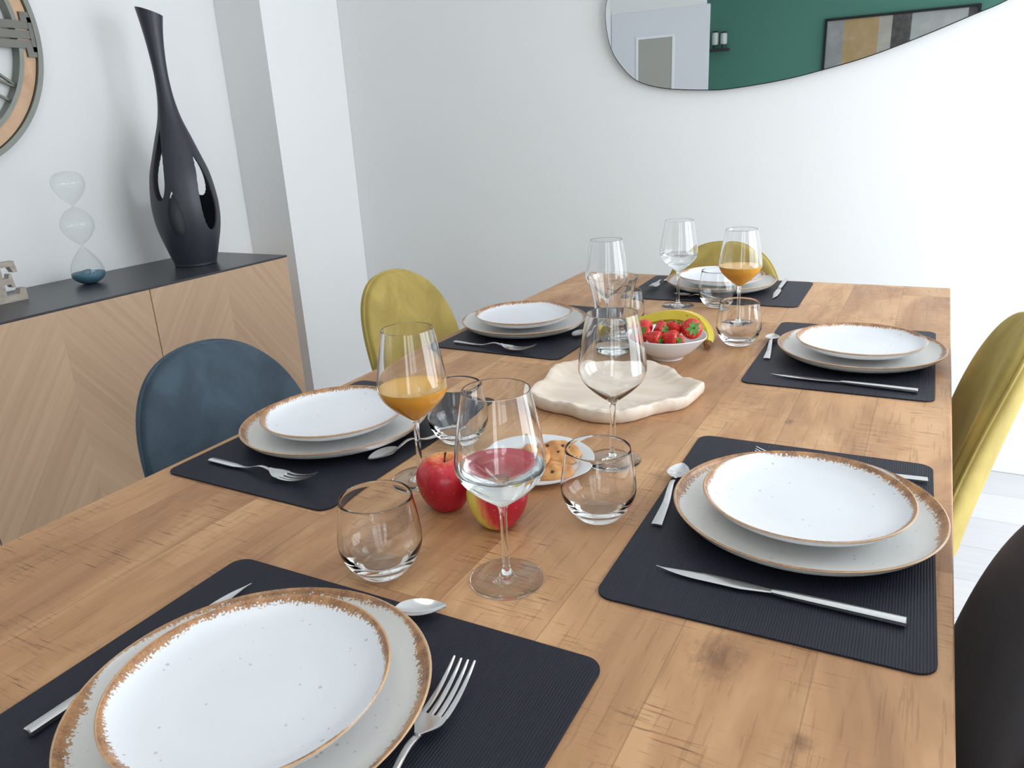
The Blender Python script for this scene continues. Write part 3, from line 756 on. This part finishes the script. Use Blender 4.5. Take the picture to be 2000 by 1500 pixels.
cut_(F0, (-.70, .690), (-.9092, .6979), 'steel table fork on the mat of the blue chair', anchor='tail')
cut_(F0, (-.69, 1.352), (-.905, 1.3732), 'steel table fork on the mat by the pillar-side mustard chair', anchor='tail')
cut_(F0, (-.3150, .4557), (-.2950, .246), 'steel table fork in the foreground right of the nearest plates', anchor='tip')

# ------------------------------------------------------------------ glasses
def make_wine():
    t = empty('wine_glass', (0, 0, 0), 0, '', 'glass', 'stemmed wine glasses')
    link('foot', lathe([(0, 0), (.0385, 0), (.0392, .0006), (.0392, .0013), (.0385, .0018), (.026, .0022), (.012, .0034), (.0078, .0052), (.0068, .0078), (0, .0078)], 64), GLASS, t)
    link('stem', lathe([(0, .0082), (.0066, .0082), (.0050, .0105), (.0040, .016), (.0037, .04), (.0037, .07), (.0044, .083), (.0062, .0880), (0, .0880)], 24), GLASS, t)
    outer = smooth_prof([(.0064, .0884), (.0145, .0945), (.0285, .1060), (.0405, .1190), (.0458, .1305), (.0463, .1400), (.0440, .1580), (.0400, .1820), (.0340, .2125)], 6)
    inner = [(.0339, .2131), (.0336, .2135), (.0332, .2135), (.0329, .2131)]+[(max(.0, r-(.0011 if z > .12 else .0011+.0012*(.12-z)/.03)), z+(.0 if z > .12 else .0016*(.12-z)/.03)) for r, z in outer[::-1][1:]]
    inner = [p for p in inner if p[0] > .004]
    link('bowl', lathe([(0, .0884)]+outer+inner+[(0, inner[-1][1]-.0008)], 72), GLASS, t)
    return t, [(0, inner[-1][1]-.0008)]+inner[::-1]
W0, INNER = make_wine()
def liquid(parent, inner, level, m, name, ov=.0003):
    P = [(r+ov if r > 0 else 0, z-ov*.5) for r, z in inner if z < level-.0004]
    # radius at the level
    for (ra, za), (rb, zb) in zip(inner, inner[1:]):
        if za <= level <= zb: rl = ra+(rb-ra)*(level-za)/max(1e-6, zb-za)
    P += [(rl+ov, level+.0004), (rl-.001, level-.0001), (rl-.004, level-.0004), (0, level-.0004)]
    return link(name, lathe(P, 72), m, parent)
WG = [(-.5826, .7745, .1345, JUICE, 'orange_juice', 'wine glass of orange juice beside the red apple'),
      (-.3565, .6065, .131, WATER, 'water', 'wine glass half filled with water in front of the cookie plate, closest to the viewer'),
      (-.3612, .930, None, None, None, 'empty wine glass standing in front of the pale wooden tray'),
      (-.607, 1.533, None, None, None, 'empty wine glass behind the water carafe'),
      (-.5445, 1.858, .130, WATER, 'water', 'wine glass with water in front of the far plates'),
      (-.3655, 1.724, .133, JUICE, 'orange_juice', 'wine glass of orange juice in front of the far mustard chair')]
wroots = [W0]+[copy_tree(W0) for _ in WG[1:]]
for r_, (x, y, lv, m_, nm_, lb) in zip(wroots, WG):
    r_.location = (x, y, TZ+.0003); r_['label'] = lb
    if lv: liquid(r_, INNER, lv, m_, nm_)
def make_tumbler():
    outer = smooth_prof([(.0225, .0006), (.0270, .0030), (.0370, .0150), (.0440, .0300), (.0453, .0420), (.0432, .0620), (.0388, .0900)], 6)
    inner = [(.0387, .0906), (.0384, .0910), (.0379, .0910), (.0376, .0905)]+smooth_prof([(.0374, .0880), (.0417, .0620), (.0436, .0430), (.0425, .0330), (.0360, .0210), (.0250, .0130), (.0120, .0100), (0, .0094)], 6)
    P = [(0, .0012), (.018, .0006)]+outer+[(max(0, a), b) for a, b in inner]
    return link('tumbler', lathe(P, 72), GLASS)
T0 = make_tumbler()
TB = [(-.4885, .5660, 'empty glass tumbler right behind the nearest plates'), (-.3185, .7710, 'empty glass tumbler between the cookie plate and the window-side mat'),
      (-.6060, .9115, 'empty glass tumbler behind the near juice glass, touching the blue chair mat'), (-.3290, 1.5620, 'empty glass tumbler between the fruit bowl and the window-side far mat'),
      (-.4520, 1.8790, 'empty glass tumbler in front of the far head plates'), (-.5960, 1.6110, 'empty glass tumbler mostly hidden behind the carafe')]
for i, (x, y, lb) in enumerate(TB):
    o = T0 if i == 0 else T0.copy()
    if i: COL.objects.link(o)
    o.location = (x, y, TZ+.0003); tag(o, lb, 'glass', 'rounded glass tumblers')
# carafe
cf = empty('carafe', (-.5560, 1.436, TZ+.0003), math.radians(-25), 'clear glass water carafe with a flared lip behind the wooden tray', 'carafe')
co_ = smooth_prof([(.036, 0), (.0405, .004), (.0425, .02), (.0420, .045), (.0385, .075), (.0375, .10), (.0430, .128), (.0510, .155)], 6)
ci_ = [(max(0, r-.0022), z) for r, z in co_[::-1] if z > .012]+[(.02, .009), (0, .009)]
bm = lathe([(0, 0)]+co_+ci_, 72)
for v in bm.verts:
    if v.co.z > .13:
        a = math.atan2(v.co.y, v.co.x); k = math.exp(-(a/.28)**2)*((v.co.z-.13)/.025)**2
        v.co.x += .006*k
link('jug', bm, GLASS, cf)
cin = [(0, .009), (.02, .009)]+[(max(0, r-.0022), z) for r, z in co_ if z > .012]
liquid(cf, cin, .062, WATER, 'water')

# ------------------------------------------------------------------ tray
tr = [(-.3125, 1.236), (-.3166, 1.1763), (-.325, 1.1491), (-.3429, 1.1282), (-.3606, 1.1076), (-.3752, 1.0795), (-.3923, 1.0597), (-.4124, 1.0485), (-.4349, 1.0433), (-.4613, 1.0465), (-.492, 1.0577), (-.518, 1.0602), (-.5486, 1.0680), (-.5746, 1.0880), (-.5850, 1.1195), (-.583, 1.1594), (-.5943, 1.203), (-.598, 1.236), (-.5944, 1.2631), (-.5701, 1.2813), (-.5141, 1.3104), (-.4729, 1.3221), (-.4331, 1.3232), (-.3963, 1.305), (-.3775, 1.285), (-.3578, 1.2589), (-.3355, 1.2481)]
tcx, tcy = -.455, 1.185
tp = smooth_prof(tr+tr[:1], 6)[:-1]; n = len(tp); bm = bmesh.new(); rings = []
rnd = [random.uniform(-1, 1) for _ in range(n)]
for inset, z, j in ((.030, 0, 0), (.006, .0005, .2), (.002, .004, .4), (0, .012, .6), (.0005, .020, 1), (.003, .0228, 1), (.007, .0232, 1), (.014, .021, 1), (.026, .0145, .6), (.045, .012, .3)):
    rg = []
    for i, (x, y) in enumerate(tp):
        dx, dy = x-tcx, y-tcy; r = math.hypot(dx, dy); k = (r-inset)/r
        w_ = .0012*math.sin(i*.45)+.0008*math.sin(i*1.1+1)
        rg.append(bm.verts.new((dx*k, dy*k, z+w_*j)))
    rings.append(rg)
for A, B in zip(rings, rings[1:]):
    for i in range(n): bm.faces.new((A[i], A[(i+1) % n], B[(i+1) % n], B[i]))
bm.faces.new(rings[0][::-1])
prev = rings[-1]
for f_, z in ((.7, .0118), (.4, .0115), (.15, .0115)):
    rg = [bm.verts.new((v.co.x*f_, v.co.y*f_, z)) for v in rings[-1]]
    for i in range(n): bm.faces.new((prev[i], prev[(i+1) % n], rg[(i+1) % n], rg[i]))
    prev = rg
bm.faces.new(prev)
link('wooden_tray', bm, TRAYWOOD, None, (tcx, tcy, TZ+.0005), label='pale whitewashed wooden tray with a wavy organic outline', cat='tray')

# ------------------------------------------------------------------ fruit bowl, strawberries, banana
BX, BY = -.4385, 1.427
def bowl():
    out = smooth_prof([(0, .002), (.024, .002), (.027, 0), (.031, 0), (.033, .004), (.050, .016), (.065, .032), (.0755, .0460)], 5)
    inn = smooth_prof([(.0760, .0475), (.0740, .048), (.063, .035), (.048, .020), (.028, .010), (0, .007)], 5)
    def wob(a, r, z):
        k = (r/.08)**3; return 1+.07*k*math.exp(-((a if a < PI else a-2*PI)/.35)**2)
    return lathe([(max(0, r), max(0, z)) for r, z in out+inn], 72, wob=wob)
link('fruit_bowl', bowl(), WHITEPORC, None, (BX, BY, TZ+.0003), (0, 0, math.radians(-14)), label='small white porcelain bowl full of strawberries', cat='bowl')
def m_straw():
    m, nt, b = mat('strawberry_skin')
    v = N(nt, 'ShaderNodeTexVoronoi'); v.inputs['Scale'].default_value = 210; L(nt, mapping(nt, (1, 1, .8)), v.inputs[0])
    s = math_(nt, 'LESS_THAN', v.outputs['Distance'], .22); n = noise(nt, mapping(nt), 30, 2)
    L(nt, mixc(nt, math_(nt, 'MULTIPLY', s, .6), ramp(nt, n.outputs[0], [(.3, srgb(176, 20, 26)), (.7, srgb(222, 48, 42))]), srgb(236, 160, 84)), b.inputs['Base Color'])
    b.inputs['Roughness'].default_value = .3; bump(nt, b, v.outputs['Distance'], .5, .001); return m
STRAW = m_straw(); LEAF = simple('green_leaf', srgb(82, 128, 44), .55)
def make_straw():
    t = empty('strawberry', (0, 0, 0), 0, '', 'strawberry', 'strawberries in the white bowl')
    link('berry', lathe([(max(0, r), z) for r, z in smooth_prof([(0, -.019), (.005, -.017), (.0115, -.007), (.0155, .004), (.0145, .012), (.008, .0155), (0, .0145)], 5)], 28), STRAW, t)
    bm = bmesh.new()
    for k in range(8):
        a = 2*PI*k/8+random.uniform(-.2, .2); ca, sa = math.cos(a), math.sin(a); ln = random.uniform(.010, .014)
        P = [(0, -.0022, .0150), (ln*.5, -.0028, .0158), (ln, 0, .0138+.003*(k % 2)), (ln*.5, .0028, .0158), (0, .0022, .0150)]
        lo = [bm.verts.new((p[0]*ca-p[1]*sa, p[0]*sa+p[1]*ca, p[2])) for p in P]; hi = [bm.verts.new((p[0]*ca-p[1]*sa, p[0]*sa+p[1]*ca, p[2]+.0007)) for p in P]
        bm.faces.new(lo); bm.faces.new(hi)
        for i in range(5): bm.faces.new((lo[i], lo[(i+1) % 5], hi[(i+1) % 5], hi[i]))
    tube([(0, 0, .014), (.001, 0, .022)], [.0012, .001], 6, bm)
    link('calyx', bm, LEAF, t, label='green leafy crown'); return t
ST = make_straw(); lab = ['half behind the wine glass', 'small, at the bowl back', 'at the centre of the pile', 'with its leaves pointing up', 'largest, with green crown facing the viewer', 'low at the near rim by the wine glass', 'low at the middle of the near rim', 'pointed, on the near rim', 'small, under the largest one', 'hidden deeper in the pile', 'deep on the far side', 'against the wine glass, lowest']
SP = [(-.480, 1.428, .062, 1.0, (-100, 0, 20)), (-.451, 1.440, .060, .85, (-30, 40, 0)), (-.443, 1.412, .062, .95, (70, 10, 60)), (-.420, 1.424, .062, 1.05, (-15, 20, 0)), (-.388, 1.425, .066, 1.3, (70, 0, 35)),
      (-.467, 1.392, .058, .9, (40, 30, -50)), (-.445, 1.378, .056, .95, (95, 0, 80)), (-.415, 1.385, .057, 1.0, (90, 20, 90)), (-.402, 1.392, .050, .8, (75, 0, 20)), (-.43, 1.40, .042, .9, (0, 80, 0)), (-.45, 1.46, .050, .9, (0, 90, 30)), (-.48, 1.40, .048, .9, (90, 0, 10))]
for i, (x, y, z, s, ro) in enumerate(SP):
    o = ST if i == 0 else copy_tree(ST)
    o.location = (x-.003, y-.004, TZ+z-.003); o.rotation_euler = tuple(math.radians(q) for q in ro); o.scale = (s, s, s)
    o['label'] = 'red strawberry in the white bowl, '+lab[i]
def m_ban():
    m, nt, b = mat('banana_peel'); n = noise(nt, mapping(nt), 14, 3); f = noise(nt, mapping(nt), 150, 2)
    c = ramp(nt, n.outputs[0], [(.3, srgb(214, 196, 60)), (.55, srgb(236, 206, 70)), (.8, srgb(176, 190, 70))])
    L(nt, mixc(nt, math_(nt, 'MULTIPLY', math_(nt, 'GREATER_THAN', f.outputs[0], .68), .6), c, srgb(120, 84, 40)), b.inputs['Base Color'])
    b.inputs['Roughness'].default_value = .45; return m
bn = empty('banana', (-.45, 1.545, TZ), 0, 'yellow banana lying curved behind the strawberry bowl', 'banana')
path = [(-.135, -.02, .018), (-.11, .0, .024), (-.075, .015, .036), (-.035, .022, .046), (.005, .020, .049), (.038, .008, .043), (.060, -.010, .030), (.070, -.026, .0165), (.072, -.035, .0115)]
path = smooth_prof(path, 5); nn = len(path)
rad = [.0165*math.sin(PI*min(1, max(0, (i/(nn-1))*.80+.12)))**.45 for i in range(nn)]
bm = tube(path, rad, 5, cap=True)
bmesh.ops.bevel(bm, geom=[e for e in bm.edges if len(e.link_faces) == 2 and e.calc_face_angle(0) > .5], offset=.004, segments=2, affect='EDGES')
link('peel', bm, m_ban(), bn)
link('tip', tube([path[-1], (.073, -.042, .008), (.0745, -.047, .0075)], [.0098, .0075, .006], 8), simple('brown_banana_tip', srgb(128, 82, 44), .7), bn, label='brown dried tip')

# ------------------------------------------------------------------ apples
def m_apple(name, seed, yel, off):
    m, nt, b = mat(name); tc = N(nt, 'ShaderNodeTexCoord')
    n = noise(nt, mapping(nt, (14, 14, 5), (seed, seed, 0)), 1, 3, .6, .5); st = noise(nt, mapping(nt, (160, 160, 18)), 1, 3)
    v = N(nt, 'ShaderNodeVectorMath', operation='DOT_PRODUCT'); L(nt, tc.outputs['Object'], v.inputs[0]); v.inputs[1].default_value = yel
    q = math_(nt, 'ADD', math_(nt, 'ADD', v.outputs['Value'], off-.037*yel[2]), math_(nt, 'ADD', math_(nt, 'MULTIPLY', math_(nt, 'SUBTRACT', n.outputs[0], .5), .5), math_(nt, 'MULTIPLY', math_(nt, 'SUBTRACT', st.outputs[0], .5), .35)))
    c = ramp(nt, q, [(.30, srgb(176, 22, 44)), (.5, srgb(206, 52, 62)), (.64, srgb(226, 130, 84)), (.76, srgb(222, 200, 92))])
    sp = N(nt, 'ShaderNodeTexVoronoi'); sp.inputs['Scale'].default_value = 170; L(nt, mapping(nt), sp.inputs[0])
    c = mixc(nt, math_(nt, 'MULTIPLY', math_(nt, 'LESS_THAN', sp.outputs['Distance'], .13), .5), c, srgb(238, 190, 140))
    L(nt, c, b.inputs['Base Color']); b.inputs['Roughness'].default_value = .28; return m
def apple(x, y, s, m, label, tilt):
    t = empty('apple', (x, y, TZ), 0, label, 'apple', None)
    P = smooth_prof([(0, .006), (.006, .004), (.013, .0005), (.021, .003), (.031, .018), (.0365, .037), (.0345, .054), (.025, .066), (.014, .0680), (.006, .0640), (0, .0585)], 6)
    wob = lambda a, r, z: 1+.012*math.cos(5*a)+.015*math.cos(2*a+1)
    sk = link('fruit', lathe([(max(0, r), max(z, 0)) for r, z in P], 48, wob=wob), m, t)
    stm = link('stem', tube([(0, 0, .058), (.001, .001, .068), (.003, .001, .076)], [.0013, .0011, .0017], 8), simple('apple_stem', srgb(86, 58, 36), .8), t)
    t.scale = (s, s, s); t.rotation_euler = tilt; return t
apple(-.5045, .7200, .985, m_apple('red_apple_skin', 3.3, (-2, 3, 7), .37), 'red apple beside the foot of the juice glass', (0, 0, 0))
apple(-.4225, .7070, .995, m_apple('yellow_red_apple_skin', 8.1, (-14, 3, -5), .56), 'yellow and red apple behind the stem of the nearest wine glass', (0, 0, .3))

# ------------------------------------------------------------------ cookie plate
cp = lathe([(max(0, r), z) for r, z in smooth_prof([(0, .001), (.05, .001), (.052, 0), (.055, 0), (.058, .003), (.082, .009), (.0838, .0105), (.083, .0115), (.064, .0075), (.057, .0045), (0, .0042)], 3)], 72)
link('cookie_plate', cp, WHITEPORC, None, (-.457, .872, TZ+.0003), label='small white plate holding golden cookies', cat='plate')
def m_cookie():
    m, nt, b = mat('golden_cookie'); n = noise(nt, mapping(nt), 40, 4, .6); v = N(nt, 'ShaderNodeTexVoronoi'); v.inputs['Scale'].default_value = 75; L(nt, mapping(nt), v.inputs[0])
    n2 = noise(nt, mapping(nt), 25, 1)
    ch = math_(nt, 'LESS_THAN', v.outputs['Distance'], math_(nt, 'MULTIPLY', math_(nt, 'SUBTRACT', n2.outputs[0], .42), .9))
    L(nt, mixc(nt, math_(nt, 'MULTIPLY', ch, .9), ramp(nt, n.outputs[0], [(.3, srgb(184, 118, 64)), (.65, srgb(218, 164, 104))]), srgb(96, 48, 24)), b.inputs['Base Color'])
    b.inputs['Roughness'].default_value = .7; bump(nt, b, n.outputs[0], .6, .002); return m
COOK = m_cookie(); CHIP = simple('dark_chocolate', srgb(74, 40, 24), .5)
def cookie(x, y, z, r, rot, label, sd):
    rr_ = random.Random(sd); ph = [rr_.uniform(0, 6) for _ in range(4)]
    wob = lambda a, q, zz: 1+.05*math.cos(2*a+ph[0])+.035*math.cos(3*a+ph[1])+.02*math.cos(7*a+ph[2])
    bm = lathe([(max(0, q), zz) for q, zz in smooth_prof([(0, 0), (r*.8, 0), (r*.97, .003), (r, .006), (r*.85, .011), (r*.5, .014), (0, .0150)], 4)], 40, wob=wob)
    for v in bm.verts:
        if v.co.z > .004: v.co.z += .0018*math.sin(v.co.x*260+ph[3])*math.cos(v.co.y*230)
    o = link('cookie', bm, COOK, None, (x, y, TZ+z), rot, label=label, cat='cookie', group='cookies on the white plate')
    for k in range(4):
        a = rr_.uniform(0, 6.3); q = r*rr_.uniform(.25, .8); zz = .0148-.006*(q/r)**3
        link('chocolate_chip', lathe([(0, -.002), (.0022, -.001), (.0026, .0006), (.0015, .0017), (0, .0020)], 10), CHIP, o, (q*math.cos(a), q*math.sin(a), zz))
cookie(-.4340, .9020, .0060, .0310, (.10, .0, 0), 'golden round cookie with dark chips farthest back on the plate', 1)
cookie(-.4140, .8400, .0060, .0260, (0, -.06, 0), 'golden cookie with dark chips at the near rim of the plate', 2)
cookie(-.4620, .8550, .0060, .0270, (0, 0, 1), 'golden cookie behind the bowl of the water glass', 3)
cookie(-.4480, .8530, .0200, .0240, (.12, .1, 0), 'golden cookie leaning on top of the two nearest ones', 4)
